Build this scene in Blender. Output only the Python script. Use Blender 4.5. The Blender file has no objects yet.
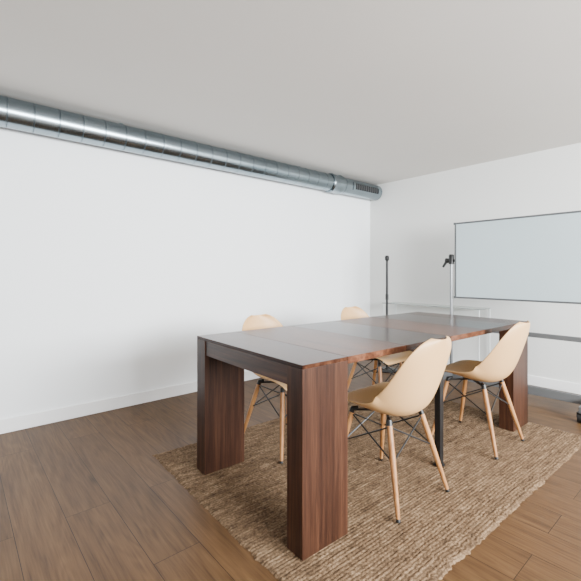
import bpy, bmesh, math, random
from mathutils import Vector, Matrix, noise
random.seed(4)
C = bpy.context.scene.collection
PI = math.pi
R = math.radians

# ------------------------------------------------------------------ colour / materials
def lin(r, g, b):
    def f(c):
        c /= 255.0
        return c/12.92 if c <= 0.04045 else ((c+0.055)/1.055)**2.4
    return (f(r), f(g), f(b), 1.0)
def mulc(c, f): return tuple(x*f for x in c[:3])+(1,)

class NT:
    def __init__(s, name):
        s.m = bpy.data.materials.new(name); s.m.use_nodes = True
        s.t = s.m.node_tree; s.n = s.t.nodes; s.b = s.n['Principled BSDF']
    def node(s, typ, **kw):
        n = s.n.new(typ)
        for k, v in kw.items():
            if k in n.inputs: n.inputs[k].default_value = v
            else: setattr(n, k, v)
        return n
    def link(s, a, b): s.t.links.new(a, b)
    def coords(s, scale=(1, 1, 1), rot=(0, 0, 0)):
        tc = s.node('ShaderNodeTexCoord'); mp = s.node('ShaderNodeMapping')
        mp.inputs['Scale'].default_value = scale; mp.inputs['Rotation'].default_value = rot
        s.link(tc.outputs['Object'], mp.inputs['Vector']); return mp.outputs['Vector']
    def ramp(s, fac, stops):
        r = s.node('ShaderNodeValToRGB'); e = r.color_ramp.elements
        e[0].position, e[0].color = stops[0]; e[1].position, e[1].color = stops[-1]
        for p, c in stops[1:-1]:
            x = e.new(p); x.color = c
        s.link(fac, r.inputs['Fac']); return r.outputs['Color']
    def bump(s, h, strength=.2, dist=.01):
        b = s.node('ShaderNodeBump'); b.inputs['Strength'].default_value = strength
        b.inputs['Distance'].default_value = dist
        s.link(h, b.inputs['Height']); s.link(b.outputs['Normal'], s.b.inputs['Normal'])

def plain(name, col, rough=.5, metal=0.0, var=.06, nscale=8, bump=0.0):
    t = NT(name); v = t.coords()
    nz = t.node('ShaderNodeTexNoise', Scale=nscale, Detail=4.0); t.link(v, nz.inputs['Vector'])
    a = tuple(c*(1-var) for c in col[:3])+(1,); b = tuple(min(1, c*(1+var)) for c in col[:3])+(1,)
    t.link(t.ramp(nz.outputs['Fac'], [(.3, a), (.7, b)]), t.b.inputs['Base Color'])
    t.b.inputs['Roughness'].default_value = rough; t.b.inputs['Metallic'].default_value = metal
    if bump: t.bump(nz.outputs['Fac'], bump, .004)
    return t.m

def wood(name, dark, mid, light, scale, rough=.4, dist=.35, spec=.5):
    """grain: object coordinates squeezed across the grain by `scale`"""
    t = NT(name); v = t.coords(scale)
    n1 = t.node('ShaderNodeTexNoise', Scale=1.0, Detail=9.0, Roughness=.7, Distortion=dist); t.link(v, n1.inputs['Vector'])
    n2 = t.node('ShaderNodeTexNoise', Scale=.25, Detail=3.0, Roughness=.5, Distortion=1.4); t.link(v, n2.inputs['Vector'])
    mx = t.node('ShaderNodeMix', data_type='FLOAT'); mx.inputs[0].default_value = .4
    t.link(n1.outputs['Fac'], mx.inputs[2]); t.link(n2.outputs['Fac'], mx.inputs[3])
    t.link(t.ramp(mx.outputs[0], [(.36, dark), (.5, mid), (.64, light)]), t.b.inputs['Base Color'])
    t.b.inputs['Roughness'].default_value = rough
    t.b.inputs['Specular IOR Level'].default_value = spec
    t.bump(mx.outputs[0], .05, .001)
    return t.m

M = {}
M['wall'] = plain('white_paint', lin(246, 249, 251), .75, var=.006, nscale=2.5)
M['wall_r'] = plain('white_paint_shaded', lin(222, 222, 219), .75, var=.008, nscale=2.5)  # same white paint toned down, the right wall's shade is in the colour
M['wall_dim'] = plain('fill_cutting_grey', lin(132, 130, 128), .8, var=.01, nscale=2.5)  # unseen walls greyed to cut bounced fill light
M['ceil'] = plain('ceiling_paint', lin(207, 202, 196), .85, var=.018, nscale=1.2)
M['base'] = plain('baseboard_paint', lin(243, 243, 243), .4, var=.01)
M['shell'] = plain('cream_plastic', lin(207, 164, 112), .45, var=.012, nscale=3)
M['black'] = plain('black_metal', lin(14, 14, 15), .4, var=.1)
M['blackp'] = plain('black_plastic', lin(10, 10, 11), .5, var=.1)
M['steel'] = plain('grey_aluminium', lin(140, 143, 145), .34, .85, var=.04)
M['greymetal'] = plain('grey_painted_metal', lin(88, 90, 92), .45, .2, var=.03)
M['bar'] = plain('mid_grey_bar', lin(88, 89, 90), .6, .0, var=.03)
M['whitemetal'] = plain('pale_powder_coat', lin(206, 209, 208), .4, var=.02)
M['board'] = plain('whiteboard_enamel', lin(184, 200, 205), .12, var=.01, nscale=2)  # bluish grey of the reflection is put into the base colour
M['dark'] = plain('grille_shade_black', lin(16, 18, 20), .8, var=.1)  # painted shade: solid near-black patch in place of openings behind the louvres
M['seam'] = plain('seam_shadow_steel', lin(86, 96, 102), .4, .9, var=.1)
M['legwood'] = wood('beech_dowel', lin(120, 77, 40), lin(156, 107, 62), lin(178, 129, 80), (40, 40, 4), .45)
wd, wm, wl = lin(33, 17, 11), lin(56, 33, 22), lin(78, 50, 35)
M['walnut_v'] = wood('walnut_vertical_grain', wd, wm, wl, (70, 70, 2.6), .4, .9, spec=.25)
M['walnut_y'] = wood('walnut_cross_grain', mulc(wd, 1.2), mulc(wm, 1.2), mulc(wl, 1.2), (56, 2.2, 56), .38, 1.0, spec=.3)
M['walnut_x'] = [wood('walnut_leaf_%s' % k, mulc(wd, f), mulc(wm, f), mulc(wl, f), (44, 1.8, 44), rr, .8, spec=sp)
                 for k, f, rr, sp in (('pale', 2.3, .26, .12), ('mid', 1.4, .24, .12), ('deep', .62, .20, .13))]

def glass():
    t = NT('pale_glass'); v = t.coords()
    nz = t.node('ShaderNodeTexNoise', Scale=3.0); t.link(v, nz.inputs['Vector'])
    t.link(t.ramp(nz.outputs['Fac'], [(.3, lin(226, 238, 234)), (.7, lin(232, 242, 239))]), t.b.inputs['Base Color'])
    t.b.inputs['Roughness'].default_value = .05
    t.b.inputs['Transmission Weight'].default_value = .97
    t.b.inputs['IOR'].default_value = 1.2
    return t.m
M['desk'] = glass()

def galv():
    t = NT('galvanised_steel'); v = t.coords((1, 1, 1))
    nz = t.node('ShaderNodeTexNoise', Scale=2.0, Detail=2.0); t.link(v, nz.inputs['Vector'])
    t.link(t.ramp(nz.outputs['Fac'], [(.3, lin(130, 143, 150)), (.7, lin(142, 154, 161))]), t.b.inputs['Base Color'])
    t.b.inputs['Roughness'].default_value = .25
    t.b.inputs['Metallic'].default_value = 1.0
    return t.m
M['galv'] = galv()

def floor_mat():
    t = NT('laminate_planks')
    v = t.coords((1, 1, 1), (0, 0, R(90)))
    br = t.node('ShaderNodeTexBrick', Scale=1.0)
    br.inputs['Color1'].default_value = (0, 0, 0, 1); br.inputs['Color2'].default_value = (1, 1, 1, 1)
    br.inputs['Mortar'].default_value = (.5, .5, .5, 1)
    br.inputs['Mortar Size'].default_value = .0013; br.inputs['Mortar Smooth'].default_value = .15
    br.inputs['Brick Width'].default_value = 1.45; br.inputs['Row Height'].default_value = .19
    br.offset = .37; br.offset_frequency = 2
    t.link(v, br.inputs['Vector'])
    tc = t.node('ShaderNodeTexCoord')
    sc = t.node('ShaderNodeVectorMath', operation='SCALE'); sc.inputs['Scale'].default_value = 9.0
    t.link(br.outputs['Color'], sc.inputs[0])
    ad = t.node('ShaderNodeVectorMath', operation='ADD'); t.link(tc.outputs['Object'], ad.inputs[0]); t.link(sc.outputs['Vector'], ad.inputs[1])
    mp = t.node('ShaderNodeMapping'); mp.inputs['Scale'].default_value = (6, .9, 1); t.link(ad.outputs['Vector'], mp.inputs['Vector'])
    n0 = t.node('ShaderNodeTexNoise', Scale=1.0, Detail=2.0, Roughness=.45, Distortion=.5); t.link(mp.outputs['Vector'], n0.inputs['Vector'])
    m7 = t.node('ShaderNodeMath', operation='MULTIPLY'); m7.inputs[1].default_value = 70.0; t.link(n0.outputs['Fac'], m7.inputs[0])
    sn = t.node('ShaderNodeMath', operation='SINE'); t.link(m7.outputs[0], sn.inputs[0])
    mr = t.node('ShaderNodeMapRange'); t.link(sn.outputs[0], mr.inputs['Value']); mr.inputs['From Min'].default_value = -1
    mpb = t.node('ShaderNodeMapping'); mpb.inputs['Scale'].default_value = (17, 1.3, 1); t.link(ad.outputs['Vector'], mpb.inputs['Vector'])
    n1 = t.node('ShaderNodeTexNoise', Scale=1.0, Detail=9.0, Roughness=.7, Distortion=.7); t.link(mpb.outputs['Vector'], n1.inputs['Vector'])
    mp2 = t.node('ShaderNodeMapping'); mp2.inputs['Scale'].default_value = (130, 5, 1); t.link(ad.outputs['Vector'], mp2.inputs['Vector'])
    n2 = t.node('ShaderNodeTexNoise', Scale=1.0, Detail=3.0, Roughness=.6); t.link(mp2.outputs['Vector'], n2.inputs['Vector'])
    mx = t.node('ShaderNodeMix', data_type='FLOAT'); mx.inputs[0].default_value = .42
    t.link(n1.outputs['Fac'], mx.inputs[2]); t.link(n2.outputs['Fac'], mx.inputs[3])
    mw = t.node('ShaderNodeMix', data_type='FLOAT'); mw.inputs[0].default_value = .07
    t.link(mx.outputs[0], mw.inputs[2]); t.link(mr.outputs['Result'], mw.inputs[3])
    grain = t.ramp(mw.outputs[0], [(.32, lin(58, 40, 23)), (.43, lin(74, 52, 31)), (.55, lin(87, 63, 39)), (.68, lin(98, 73, 47))])
    mk = t.node('ShaderNodeMapping'); mk.inputs['Scale'].default_value = (8, 2.4, 1); t.link(ad.outputs['Vector'], mk.inputs['Vector'])
    vo = t.node('ShaderNodeTexVoronoi', Scale=.55); t.link(mk.outputs['Vector'], vo.inputs['Vector'])
    kn = t.ramp(vo.outputs['Distance'], [(0.0, (.3, .27, .25, 1)), (.05, (.62, .59, .57, 1)), (.13, (1, 1, 1, 1))])
    tone = t.ramp(br.outputs['Color'], [(0, (.9, .9, .9, 1)), (1, (1.07, 1.06, 1.05, 1))])
    mu = t.node('ShaderNodeMix', data_type='RGBA', blend_type='MULTIPLY'); mu.inputs[0].default_value = 1
    t.link(grain, mu.inputs[6]); t.link(tone, mu.inputs[7])
    m2 = t.node('ShaderNodeMix', data_type='RGBA', blend_type='MULTIPLY'); m2.inputs[0].default_value = .8
    t.link(mu.outputs[2], m2.inputs[6]); t.link(kn, m2.inputs[7])
    gp = t.node('ShaderNodeMix', data_type='RGBA'); t.link(br.outputs['Fac'], gp.inputs[0])
    t.link(m2.outputs[2], gp.inputs[6]); gp.inputs[7].default_value = lin(28, 19, 11)
    t.link(gp.outputs[2], t.b.inputs['Base Color'])
    t.b.inputs['Roughness'].default_value = .48
    t.b.inputs['Specular IOR Level'].default_value = .2
    t.bump(mx.outputs[0], .04, .001)
    return t.m
M['floor'] = floor_mat()

def rug_mat():
    t = NT('woven_jute')
    at = t.node('ShaderNodeAttribute', attribute_name='weave')
    v = t.coords((90, 90, 90)); nz = t.node('ShaderNodeTexNoise', Scale=1.0, Detail=5.0, Roughness=.7); t.link(v, nz.inputs['Vector'])
    v2 = t.coords((6, 32, 1)); n2 = t.node('ShaderNodeTexNoise', Scale=1.0, Detail=5.0, Roughness=.7); t.link(v2, n2.inputs['Vector'])
    ad = t.node('ShaderNodeMath', operation='ADD'); t.link(nz.outputs['Fac'], ad.inputs[0]); t.link(n2.outputs['Fac'], ad.inputs[1])
    hf = t.node('ShaderNodeMath', operation='MULTIPLY'); hf.inputs[1].default_value = .5; t.link(ad.outputs[0], hf.inputs[0])
    col = t.ramp(hf.outputs[0], [(.38, lin(67, 51, 36)), (.5, lin(101, 80, 59)), (.62, lin(136, 113, 88))])
    dk = t.ramp(at.outputs['Fac'], [(.0, (.27, .25, .23, 1)), (.52, (1, 1, 1, 1))])  # crevice shade painted in: low weave height darkens the colour
    mu = t.node('ShaderNodeMix', data_type='RGBA', blend_type='MULTIPLY'); mu.inputs[0].default_value = 1
    t.link(col, mu.inputs[6]); t.link(dk, mu.inputs[7]); t.link(mu.outputs[2], t.b.inputs['Base Color'])
    t.b.inputs['Roughness'].default_value = .95
    t.b.inputs['Specular IOR Level'].default_value = .2
    t.bump(nz.outputs['Fac'], .4, .003)
    return t.m
M['rug'] = rug_mat()

# ------------------------------------------------------------------ mesh helpers
def add_box(bm, lo, hi):
    x0, y0, z0 = lo; x1, y1, z1 = hi
    v = [bm.verts.new(p) for p in ((x0,y0,z0),(x1,y0,z0),(x1,y1,z0),(x0,y1,z0),(x0,y0,z1),(x1,y0,z1),(x1,y1,z1),(x0,y1,z1))]
    for f in ((3,2,1,0),(4,5,6,7),(0,1,5,4),(1,2,6,5),(2,3,7,6),(3,0,4,7)): bm.faces.new([v[i] for i in f])

def add_tube(bm, pts, radii, seg=14, cap=True):
    pts = [Vector(p) for p in pts]
    if not isinstance(radii, (list, tuple)): radii = [radii]*len(pts)
    rings = []; up = None
    for i, p in enumerate(pts):
        d = (pts[min(i+1, len(pts)-1)]-pts[max(i-1, 0)]).normalized()
        if up is None:
            a = Vector((0,0,1)) if abs(d.z) < .9 else Vector((1,0,0))
            n = d.cross(a).normalized()
        else: n = (up-d*up.dot(d)).normalized()
        up = n; b = d.cross(n)
        rings.append([bm.verts.new(p+(n*math.cos(2*PI*k/seg)+b*math.sin(2*PI*k/seg))*radii[i]) for k in range(seg)])
    for r0, r1 in zip(rings, rings[1:]):
        for k in range(seg):
            bm.faces.new((r0[k], r0[(k+1)%seg], r1[(k+1)%seg], r1[k]))
    if cap:
        bm.faces.new(list(reversed(rings[0]))); bm.faces.new(rings[-1])

def link(name, bm, mat, parent=None, smooth=False, bevel=0.0):
    bmesh.ops.recalc_face_normals(bm, faces=bm.faces)
    me = bpy.data.meshes.new(name); bm.to_mesh(me); bm.free()
    if smooth:
        for p in me.polygons: p.use_smooth = True
        try: me.set_sharp_from_angle(angle=R(40))
        except Exception: pass
    me.materials.append(mat)
    o = bpy.data.objects.new(name, me); C.objects.link(o)
    if parent: o.parent = parent
    if bevel:
        b = o.modifiers.new('bevel', 'BEVEL'); b.width = bevel; b.segments = 2; b.limit_method = 'ANGLE'
    return o
def box(name, lo, hi, mat, parent=None, bevel=0.0):
    bm = bmesh.new(); add_box(bm, lo, hi); return link(name, bm, mat, parent, False, bevel)
def tube(name, pts, rad, mat, parent=None, seg=14):
    bm = bmesh.new(); add_tube(bm, pts, rad, seg); return link(name, bm, mat, parent, True)
def thing(name, label, cat, loc=(0,0,0), rotz=0, group=None):
    o = bpy.data.objects.new(name, None); C.objects.link(o); o.empty_display_size = .1
    o.location = loc; o.rotation_euler = (0,0,rotz); o['label'] = label; o['category'] = cat
    if group: o['group'] = group
    return o
def struct(o): o['kind'] = 'structure'; return o

# ------------------------------------------------------------------ setting
WX, WY, H = 4.30, 3.32, 2.282
X0, Y0 = -2.6, -2.6
struct(box('floor', (X0-.1, Y0-.1, -.1), (WX+.1, WY+.1, 0), M['floor']))
struct(box('ceiling', (X0-.1, Y0-.1, H), (WX+.1, WY+.1, H+.1), M['ceil']))
struct(box('wall_left', (X0-.1, WY, 0), (WX+.1, WY+.1, H), M['wall']))
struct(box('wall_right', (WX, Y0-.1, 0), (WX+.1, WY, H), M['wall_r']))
bm = bmesh.new()      # wall behind the camera with a wide window opening
add_box(bm, (X0, Y0-.1, 0), (WX, Y0, .6)); add_box(bm, (X0, Y0-.1, 2.15), (WX, Y0, H))
add_box(bm, (X0, Y0-.1, .6), (X0+2.2, Y0, 2.15)); add_box(bm, (WX-.4, Y0-.1, .6), (WX, Y0, 2.15))
struct(link('wall_near', bm, M['wall_dim']))
bm = bmesh.new()
add_box(bm, (X0-.1, Y0, 0), (X0, WY, .6)); add_box(bm, (X0-.1, Y0, 2.1), (X0, WY, H))
add_box(bm, (X0-.1, Y0, .6), (X0, Y0+.4, 2.1)); add_box(bm, (X0-.1, .8, .6), (X0, WY, 2.1))
struct(link('wall_side', bm, M['wall_dim']))
struct(box('baseboard_left', (X0, WY-.014, 0), (WX-.014, WY, .095), M['base'], bevel=.003))
struct(box('baseboard_right', (WX-.014, Y0, 0), (WX, WY, .095), M['base'], bevel=.003))

# ------------------------------------------------------------------ duct
def lathe_x(name, prof, mat, parent, seg=64):
    """prof: (x, radius) list revolved about an axis parallel to X"""
    bm = bmesh.new(); add = []
    for x, r in prof: add.append([bm.verts.new((x, r*math.cos(2*PI*k/seg), r*math.sin(2*PI*k/seg))) for k in range(seg)])
    for a, b in zip(add, add[1:]):
        for k in range(seg): bm.faces.new((a[k], a[(k+1)%seg], b[(k+1)%seg], b[k]))
    bm.faces.new(add[0]); bm.faces.new(add[-1])
    return link(name, bm, mat, parent, True)
DY, DZ, DR = WY-.112, 2.172, .099
duct = thing('air_duct', 'round galvanised steel ventilation duct running along the top of the left wall', 'duct', (0, DY, DZ))
xs = [X0+.01]
while xs[-1] < 3.42-.13: xs.append(xs[-1]+.15)
xs[-1] = 3.42
for a, b in zip(xs, xs[1:]):
    lathe_x('pipe_section', [(a, DR), (b, DR)], M['galv'], duct)
for i, x in enumerate(xs[1:-1]):
    w = .0035
    cl = lathe_x('joint_collar', [(x-w, DR), (x-w*.5, DR+.0024), (x+w*.5, DR+.0024), (x+w, DR)], M['galv'], duct)
    lathe_x('seam', [(x+w, DR+.0002), (x+w, DR+.0007), (x+w+.0032, DR+.0007), (x+w+.0032, DR+.0002)], M['seam'], cl)
lathe_x('end_collar', [(3.36, DR), (3.36, DR+.009), (3.38, DR+.017), (3.40, DR+.009), (3.50, DR+.009), (3.525, DR+.017), (3.55, DR+.009), (3.57, DR+.009), (3.57, DR)], M['galv'], duct)
lathe_x('seam', [(3.57, DR+.0002), (3.57, DR+.002), (3.59, DR+.002), (3.59, DR+.0002)], M['seam'], duct)
lathe_x('end_section', [(3.55, DR+.001), (4.285, DR+.001), (4.285, 0.01)], M['galv'], duct)
def arc_patch(bm, x0, x1, a0, a1, r0, r1, n=10):
    vs = []
    for i in range(n+1):
        a = a0+(a1-a0)*i/n; c, s = math.cos(a), math.sin(a)
        vs.append([bm.verts.new(p) for p in ((x0, r0*c, r0*s), (x1, r0*c, r0*s), (x1, r1*c, r1*s), (x0, r1*c, r1*s))])
    for p, q in zip(vs, vs[1:]):
        for k in range(4): bm.faces.new((p[k], p[(k+1)%4], q[(k+1)%4], q[k]))
    bm.faces.new(vs[0]); bm.faces.new(vs[-1])
ga0, ga1 = R(163), R(203)
GX0, GX1 = 3.74, 4.20
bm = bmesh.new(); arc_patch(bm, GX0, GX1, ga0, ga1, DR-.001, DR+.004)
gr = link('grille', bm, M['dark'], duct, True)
bm = bmesh.new()
e = R(7)
arc_patch(bm, GX0-.035, GX1+.035, ga0-e, ga0, DR-.001, DR+.009); arc_patch(bm, GX0-.035, GX1+.035, ga1, ga1+e, DR-.001, DR+.009)
arc_patch(bm, GX0-.035, GX0, ga0, ga1, DR-.001, DR+.009); arc_patch(bm, GX1, GX1+.035, ga0, ga1, DR-.001, DR+.009)
link('grille_frame', bm, M['galv'], gr)
for i in range(10):
    x = GX0+.030+i*.0435
    bm = bmesh.new(); arc_patch(bm, x, x+.006, ga0, ga1, DR, DR+.007); link('louvre', bm, M['greymetal'], gr)
for x in (-1.0, 1.0, 2.9):
    bm = bmesh.new(); add_box(bm, (x-.012, -.004, DR-.001), (x+.012, .004, H-DZ)); link('hanger', bm, M['galv'], duct)

# ------------------------------------------------------------------ rug
RUGX, RUGY, RUGROT = 2.05, 1.488, R(-1.5)
RL, RW = 2.33, 1.60
def make_rug():
    step = .0036; nx, ny = int(RL/step), int(RW/step)
    verts, faces, att = [], [], []
    nz = noise.noise
    for j in range(ny+1):
        y = -RW/2+RW*j/ny
        for i in range(nx+1):
            x = -RL/2+RL*i/nx
            yy = y+.004*nz((x*4, y*5, 1))+.002*nz((x*40, y*14, 9)); p = .0155
            row = math.floor(yy/p)
            a = abs(math.sin(PI*yy/p))**.6
            off = (row*.618) % 1.0
            fy = yy/p-row
            b = abs(math.sin(PI*((x+.008*nz((x*14, row*1.7, 3)))/.022+off+(.7*fy if row % 2 else -.7*fy))))**.6
            h = a*(.48+.52*b)*(.88+.75*nz((x*40, y*40, 0)))
            h = max(0, min(1, h))
            ex = min(RL/2-abs(x), RW/2-abs(y)); ed = min(1, max(0, ex/.012))
            jx = (.010*nz((0, y*9, 5))+.010*nz((0, y*45, 5)))*(1 if x > 0 else -1); jy = (.010*nz((x*9, 0, 7))+.010*nz((x*45, 0, 7)))*(1 if y > 0 else -1)
            verts.append((x+jx*(abs(x)/(RL/2))**6, y+jy*(abs(y)/(RW/2))**6, .001+ed*(.0045+.0045*h))); att.append(h)
    w = nx+1
    for j in range(ny):
        for i in range(nx):
            k = j*w+i; faces.append((k, k+1, k+w+1, k+w))
    me = bpy.data.meshes.new('rug'); me.from_pydata(verts, [], faces)
    me.attributes.new('weave', 'FLOAT', 'POINT').data.foreach_set('value', att)
    me.polygons.foreach_set('use_smooth', [True]*len(me.polygons))
    me.materials.append(M['rug'])
    o = bpy.data.objects.new('rug', me); C.objects.link(o)
    o.location = (RUGX, RUGY, 0); o.rotation_euler = (0,0,RUGROT)
    o['label'] = 'chunky woven natural jute rug lying under the walnut table'; o['category'] = 'rug'
make_rug()
RZ = .0102

# ------------------------------------------------------------------ table
TROT = R(-1.8); TL, TW, TZ = 2.16, .90, .75
tb = thing('dining_table', 'long extended walnut table with slab legs standing on the jute rug', 'table', (2.091, 1.502, RZ), TROT)
hx, hy = TL/2, TW/2
LT = .095; LLn = .25; ZT = TZ-RZ
cuts = [-hx, -hx+.25]
n = 4
for k in range(1, n): cuts.append(-hx+.25+(TL-.5)*k/n)
cuts += [hx-.25, hx]
tone = [1, 0, 2, 0, 2, 1]
ET = .016      # the end panels are thin lids flush with the legs, the loose leaves are thicker
for i, (a, b) in enumerate(zip(cuts, cuts[1:])):
    end = i in (0, 5)
    box('tabletop_end' if end else 'tabletop_leaf', (a+(0 if i == 0 else .0009), -hy, ZT-(ET if end else .03)), (b-(0 if i == 5 else .0009), hy, ZT), M['walnut_x'][tone[i]], tb, .001)
for sx in (-1, 1):
    for sy in (-1, 1):
        xa, xb = sorted((sx*hx, sx*(hx-LLn))); ya, yb = sorted((sy*hy, sy*(hy-LT)))
        box('leg', (xa, ya, 0), (xb, yb, ZT-ET-.0003), M['walnut_v'], tb, .001)
    xa, xb = sorted((sx*(hx-.006), sx*(hx-.03)))
    box('apron', (xa, -hy+LT+.0003, ZT-.095), (xb, hy-LT-.0003, ZT-ET-.0003), M['walnut_y'], tb, .001)
for sy in (-1, 1):
    ya, yb = sorted((sy*(hy-.13), sy*(hy-.16)))
    box('slide_rail', (-hx+.06, ya, ZT-.070), (hx-.06, yb, ZT-.031), M['black'], tb, .002)
    yc = sy*(hy-.07)
    o = box('support_leg', (-.018, yc-.018, 0), (.018, yc+.018, ZT-.031), M['black'], tb, .003)
    o['label'] = 'thin black metal support leg'
    o2 = box('foot', (-.022, yc-.022, 0), (.022, yc+.022, .012), M['blackp'], o)
o = box('cross_rail', (-.018, -hy+.05, ZT-.06), (.018, hy-.05, ZT-.031), M['black'], tb)

# ------------------------------------------------------------------ chairs
def catmull(P, t):
    n = len(P)-1; x = t*n; i = min(int(x), n-1); f = x-i
    g = lambda k: P[max(0, min(n, k))]
    out = []
    for d in range(len(P[0])):
        a, b, c, e = g(i-1)[d], g(i)[d], g(i+1)[d], g(i+2)[d]
        out.append(.5*((2*b)+(-a+c)*f+(2*a-5*b+4*c-e)*f*f+(-a+3*b-3*c+e)*f**3))
    return out
# (y, z, half width, edge lift)
PROF = [(.245,.416,.192,-.004),(.222,.438,.206,.006),(.15,.436,.222,.028),(.06,.416,.231,.054),(-.04,.400,.235,.082),
        (-.12,.404,.235,.112),(-.184,.442,.231,.124),(-.222,.506,.224,.110),(-.249,.580,.212,.088),(-.272,.654,.198,.066),(-.293,.726,.181,.046),(-.312,.793,.160,.030)]
def shell_mesh():
    bm = bmesh.new(); NU = 18
    ts = [0, .012, .03, .055]+[.09+.8*k/24 for k in range(25)]+[.91, .93, .948, .963, .976, .986, .994, 1.0]
    rows = []
    for t in ts:
        y, z, w, lf = catmull(PROF, t)
        y0, z0 = catmull(PROF, max(0, t-.02))[:2]; y1, z1 = catmull(PROF, min(1, t+.02))[:2]
        T = Vector((y1-y0, z1-z0)).normalized(); N = (T.y, -T.x)
        if t > .80:
            q = min(1.0, (t-.80)/.20); w *= max(.40, (1-q**2.5)**(1/2.5))
        if t < .07:
            q = min(1.0, 1-t/.07); w *= .80+.20*(1-q**2.2)**(1/2.2)
        row = []
        for k in range(NU+1):
            u = -1+2*k/NU
            e = lf*abs(u)**2.2
            row.append(bm.verts.new((w*u*(1-.06*abs(u)**3*(lf/.09)), y+N[0]*e, z+N[1]*e)))
        rows.append(row)
    for a, b in zip(rows, rows[1:]):
        for k in range(NU): bm.faces.new((a[k], a[k+1], b[k+1], b[k]))
    return bm
GROUP = 'cream shell chairs around the walnut table'
def make_chair(label, loc, rot):
    t = thing('shell_chair', label, 'chair', loc, rot, GROUP)
    o = link('seat_shell', shell_mesh(), M['shell'], t, True)
    s = o.modifiers.new('thickness', 'SOLIDIFY'); s.thickness = .006; s.offset = 0
    b = o.modifiers.new('soft', 'SUBSURF'); b.levels = 1; b.render_levels = 1
    tops, bots = {}, {}
    for sx in (-1, 1):
        for sy in (-1, 1):
            tops[sx, sy] = Vector((sx*.125, sy*.115+.01, .393)); bots[sx, sy] = Vector((sx*.198, (.205 if sy > 0 else -.212), .0025))
            a, c = tops[sx, sy], bots[sx, sy]; L = c-a
            lg = tube('leg', [a, a+L*.04, a+L*.35, a+L*.97], [.012, .0135, .0145, .0095], M['legwood'], t)
            tube('foot_cap', [a+L*.968, a+L*.972, c], [.0095, .0102, .0095], M['blackp'], lg)
            bm = bmesh.new()     # bracket holding the leg under the shell
            add_tube(bm, [a+Vector((-sx*.02, -sy*.02, .010)), a, a+L*.045], [.006, .0145, .0142], 12)
            link('leg_bracket', bm, M['black'], t, True)
    def at(k, z):
        a, c = tops[k], bots[k]; f = (a.z-z)/a.z; return a+(c-a)*f
    sides = [((-1,-1),(1,-1)), ((-1,1),(1,1)), ((-1,-1),(-1,1)), ((1,-1),(1,1))]
    for k0, k1 in sides:
        bm = bmesh.new()
        add_tube(bm, [at(k0, .225), at(k1, .370)], .0040, 8); add_tube(bm, [at(k1, .225), at(k0, .370)], .0040, 8)
        link('wire_brace', bm, M['black'], t, True)
    bm = bmesh.new()
    for k0, k1 in (((-1,-1),(1,1)), ((-1,1),(1,-1))):
        add_tube(bm, [at(k0, .387), Vector((0, .01, .391)), at(k1, .387)], .006, 8)
    link('seat_mount', bm, M['black'], t, True)
    return t
def copy_tree(o, parent=None):
    c = o.copy(); C.objects.link(c); c.parent = parent
    for ch in list(o.children): copy_tree(ch, c)
    return c
CH = [('cream plastic shell chair on light wooden legs, nearest the camera, beside the slab table leg', (1.675, 1.180), R(-3)),
      ('cream plastic shell chair on the near side of the table, in front of the whiteboard', (2.60, 1.145), R(-1)),
      ('cream plastic shell chair on the far side facing the camera, behind the near table end', (1.615, 1.925), R(180)),
      ('cream plastic shell chair half hidden behind the tabletop, closest to the black pole stand', (2.59, 1.93), R(178))]
proto = make_chair(CH[0][0], (*CH[0][1], RZ), CH[0][2])
for lb, (x, y), a in CH[1:]:
    c = copy_tree(proto); c.location = (x, y, RZ); c.rotation_euler = (0,0,a); c['label'] = lb

# ------------------------------------------------------------------ mobile whiteboard
BX = 3.75; BY0, BY1 = .80, 1.855; BZ0, BZ1 = .853, 1.594
wb = thing('mobile_whiteboard', 'wheeled whiteboard with grey aluminium frame standing by the right wall', 'whiteboard', (BX, (BY0+BY1)/2, 0))
cy = (BY0+BY1)/2; hw = (BY1-BY0)/2
pn = box('board_panel', (-.009, -hw+.012, BZ0+.012), (.009, hw-.012, BZ1-.012), M['board'], wb)
bm = bmesh.new()
for lo, hi in (((-.013,-hw,BZ0),(.013,hw,BZ0+.016)), ((-.013,-hw,BZ1-.016),(.013,hw,BZ1)), ((-.013,-hw,BZ0+.016),(.013,-hw+.016,BZ1-.016)), ((-.013,hw-.016,BZ0+.016),(.013,hw,BZ1-.016))):
    add_box(bm, lo, hi)
link('board_frame', bm, M['greymetal'], wb, bevel=.002)
for s in (-1, 1):
    for z in (BZ0-.002, BZ1-.020):
        box('corner_cap', (-.015, s*hw-.010, z), (.015, s*hw+.010, z+.022), M['greymetal'], wb, .003)
    py = s*(hw+.038)
    tube('post', [(0, py, .12), (0, py, 1.24)], .015, M['steel'], wb)
    zc = (BZ0+BZ1)/2
    kb = tube('pivot_knob', [(0, py-s*.038, zc), (0, py+s*.02, zc), (0, py+s*.055, zc)], [.012, .022, .027], M['blackp'], wb)
    bm = bmesh.new(); add_tube(bm, [(0, py, zc+.062), (0, py, zc+.05), (0, py, zc-.035)], [.018, .025, .026], 14); link('knob_collar', bm, M['blackp'], kb, True)
    bm = bmesh.new(); add_tube(bm, [(0, py+s*.045, zc), (-.02, py+s*.078, zc-.065)], [.015, .011], 10); link('lever', bm, M['blackp'], kb, True)
    ft = box('foot', (-.30, py-.02, .075), (.30, py+.02, .125), M['greymetal'], wb, .004)
    for e in (-1, 1):
        yo = py-s*.012
        bm = bmesh.new(); add_tube(bm, [(e*.272, yo-.016, .034), (e*.272, yo+.016, .034)], .034, 20)
        add_box(bm, (e*.272-.016, yo-.022, .04), (e*.272+.016, yo+.022, .078)); link('caster', bm, M['blackp'], ft, True)
box('cross_bar', (-.016, -hw-.03, .552), (.016, hw+.03, .59), M['bar'], wb, .003)
box('lower_bar', (-.016, -hw-.03, .062), (.016, hw+.03, .132), M['bar'], wb, .003)

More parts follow.
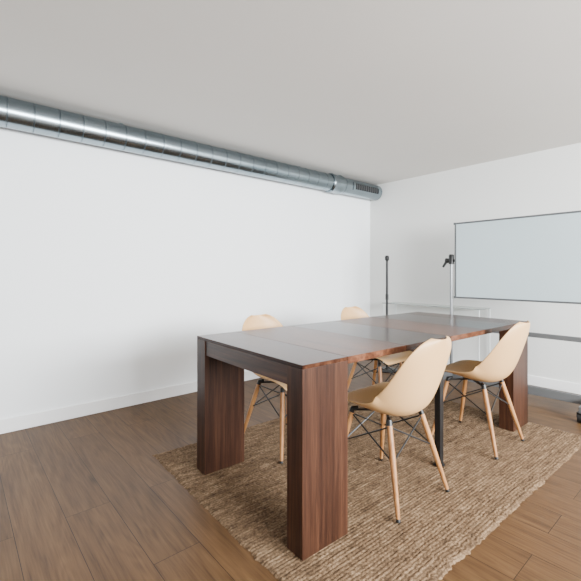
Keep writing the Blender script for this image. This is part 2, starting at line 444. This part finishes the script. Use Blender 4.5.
# ------------------------------------------------------------------ desk behind, thin black stand
dk = thing('desk', 'narrow pale glass topped desk against the right wall behind the table', 'desk', (4.13, 2.31, 0))
box('desk_top', (-.14, -.59, .727), (.14, .59, .734), M['desk'], dk, .002)
for sx in (-1, 1):
    for sy in (-1, 1):
        box('leg', (sx*.126-.008, sy*.575-.008, 0), (sx*.126+.008, sy*.575+.008, .727), M['whitemetal'], dk, .003)
st = thing('floor_stand', 'thin black metal pole stand with small knob top in front of the wall corner', 'stand', (3.70, 2.62, 0))
bm = bmesh.new(); add_tube(bm, [(0,0,0), (0,0,.012), (0,0,.02), (0,0,.026)], [.12, .12, .10, .02], 36); link('base', bm, M['black'], st, True)
tube('pole', [(0,0,.024), (0,0,1.24)], .013, M['blackp'], st)
tube('collar', [(0,0,.80), (0,0,.86)], .018, M['blackp'], st)
tube('knob', [(0,0,1.238), (0,0,1.25), (0,0,1.285), (0,0,1.297)], [.016, .024, .024, .014], M['blackp'], st, 16)

# ------------------------------------------------------------------ light
def area(name, loc, rot, sx, sy, power, col):
    l = bpy.data.lights.new(name, 'AREA'); l.shape = 'RECTANGLE'; l.size = sx; l.size_y = sy; l.energy = power; l.color = col
    o = bpy.data.objects.new(name, l); C.objects.link(o); o.location = loc; o.rotation_euler = rot
area('window_light', (1.85, Y0+.02, 1.58), (R(90), 0, 0), 2.9, 1.05, 790, (.955, .985, 1.0))
area('side_window_light', (X0+.02, -.8, 1.35), (R(90), 0, R(-90)), 2.4, 1.4, 32, (.95, .98, 1.0))
w = bpy.data.worlds.new('sky'); bpy.context.scene.world = w; w.use_nodes = True
w.node_tree.nodes['Background'].inputs['Color'].default_value = (.85, .93, 1, 1)
w.node_tree.nodes['Background'].inputs['Strength'].default_value = 1.0

# ------------------------------------------------------------------ camera
cam = bpy.data.cameras.new('camera'); co = bpy.data.objects.new('camera', cam); C.objects.link(co)
cam.sensor_width = 36; cam.lens = 390/581*36; cam.shift_y = -17.5/581
co.location = (0, 0, 1.1); co.rotation_euler = (R(90), 0, R(49.2-90))
cam.clip_start = .02
bpy.context.scene.camera = co
